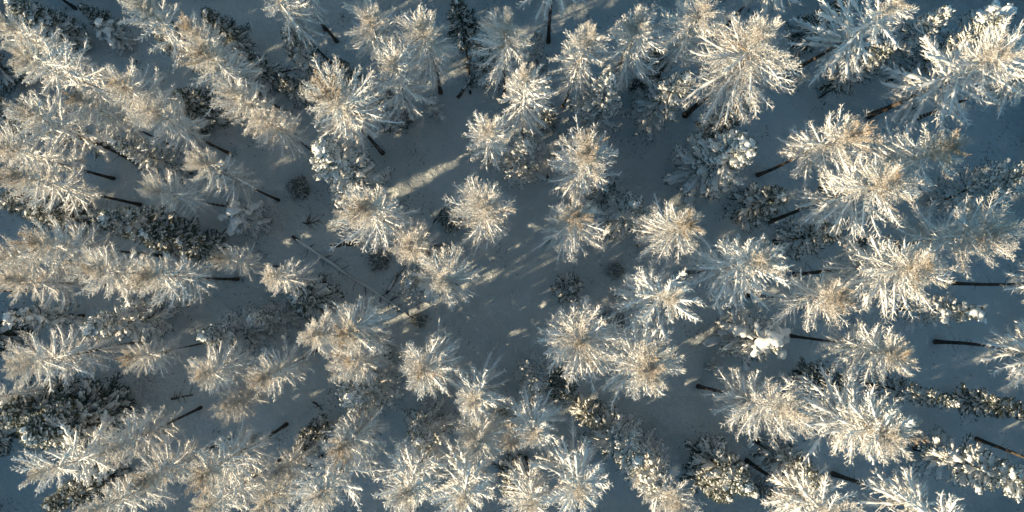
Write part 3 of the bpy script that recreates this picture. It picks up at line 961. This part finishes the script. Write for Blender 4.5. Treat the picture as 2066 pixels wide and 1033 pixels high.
# ------------------------------------------------------------------ heather and dead stalks sticking out of the snow
rng = np.random.default_rng(17)
pts = []
while len(pts) < 9000:
    cx, cy = rng.uniform(-46, 48), rng.uniform(-21, 28)
    k = int(rng.integers(4, 60))
    sp = rng.uniform(.25, 1.3)
    pts += [(cx + rng.normal(0, sp), cy + rng.normal(0, sp)) for _ in range(k)]
pts = np.array(pts[:9000])
zz = np.array([ground_z(x, y) for x, y in pts])
n = len(pts)
az = rng.uniform(0, 6.28, n)
c = curve(np.column_stack([pts, zz - .03]), az, np.radians(rng.uniform(5, 75, n))[:, None] + np.zeros((n, 2)), rng.uniform(.10, .42, n), rng, .2)
g = Geo()
g.loft(c, np.array([[.016, .012, .004]]) * (.6 + 2.0 * rng.random((n, 1)) ** 2), sides=3, frost=0)
o = bpy.data.objects.new('heather_stalks', g.mesh('heather_stalks', M_DEAD))
o['kind'] = 'stuff'
o['label'] = 'dark dead stalks poking through the snow of the forest floor'
o['category'] = 'stalks'
COL.objects.link(o)

# ------------------------------------------------------------------ the forest goes on outside the picture
kinds = [('S', 0), ('S', 1), ('S', 2), ('N', 0), ('N', 1)]  # only low spruces out of view, chosen to shade the ground yet leave crowns sunlit
SRC = []
for part in ('trunk', 'crown', 'snow'):
    cl = bpy.data.collections.new('forest_' + part)
    for k, (kk, vi) in enumerate(kinds):
        cl.objects.link(bpy.data.objects.new('forest_%s_%d' % (part, k), PR[kk][vi][part]))
    SRC.append(cl)

rr = random.Random(4)
fp = []
grid = {}
tries = 0
while tries < 60000:
    tries += 1
    x, y = rr.uniform(-128, 88), rr.uniform(-96, 66)
    if -46.5 < x < 48.5 and -21 < y < 28.5:
        continue
    if any((x - a) ** 2 + (y - b_) ** 2 < 3.0 ** 2 for i in (-1, 0, 1) for j in (-1, 0, 1) for a, b_ in grid.get((int(x // 5) + i, int(y // 5) + j), ())):
        continue
    if any(abs(x - t[0]) < 3.2 and abs(y - t[1]) < 3.2 for t in TREES):
        continue
    fp.append((x, y))
    grid.setdefault((int(x // 5), int(y // 5)), []).append((x, y))
pm = bpy.data.meshes.new('surrounding_forest')
pm.from_pydata([(x, y, -.1) for x, y in fp], [], [])
fo = bpy.data.objects.new('surrounding_forest', pm)
fo['kind'] = 'stuff'
fo['label'] = 'out-of-view rest of the forest around the clearing, low snowy spruces set for shade'
fo['category'] = 'forest'
COL.objects.link(fo)
gn = bpy.data.node_groups.new('surrounding_forest', 'GeometryNodeTree')
gn.interface.new_socket('Geometry', in_out='INPUT', socket_type='NodeSocketGeometry')
gn.interface.new_socket('Geometry', in_out='OUTPUT', socket_type='NodeSocketGeometry')
N = gn.nodes
gi, go_ = N.new('NodeGroupInput'), N.new('NodeGroupOutput')
rv = N.new('FunctionNodeRandomValue'); rv.data_type = 'FLOAT_VECTOR'
rv.inputs['Min'].default_value = (-.03, -.03, 0)
rv.inputs['Max'].default_value = (.03, .03, 6.28)
sc_ = N.new('FunctionNodeRandomValue'); sc_.data_type = 'FLOAT'
sc_.inputs[2].default_value = .85
sc_.inputs[3].default_value = 1.2
ix = N.new('FunctionNodeRandomValue'); ix.data_type = 'INT'
ix.inputs[4].default_value = 0
ix.inputs[5].default_value = len(kinds) - 1
ln = gn.links.new
jg = N.new('GeometryNodeJoinGeometry')
for cl in SRC:
    ci = N.new('GeometryNodeCollectionInfo')
    ci.inputs['Collection'].default_value = cl
    ci.inputs['Separate Children'].default_value = True
    ci.inputs['Reset Children'].default_value = True
    iop = N.new('GeometryNodeInstanceOnPoints')
    iop.inputs['Pick Instance'].default_value = True
    ln(gi.outputs[0], iop.inputs['Points'])
    ln(ci.outputs[0], iop.inputs['Instance'])
    ln(rv.outputs[0], iop.inputs['Rotation'])
    ln(sc_.outputs[1], iop.inputs['Scale'])
    ln(ix.outputs[2], iop.inputs['Instance Index'])
    ln(iop.outputs[0], jg.inputs[0])
ln(jg.outputs[0], go_.inputs[0])
md = fo.modifiers.new('forest', 'NODES')
md.node_group = gn
print('surrounding trees', len(fp), 'tris', sum(len(m.polygons) * 2 for m in bpy.data.meshes))
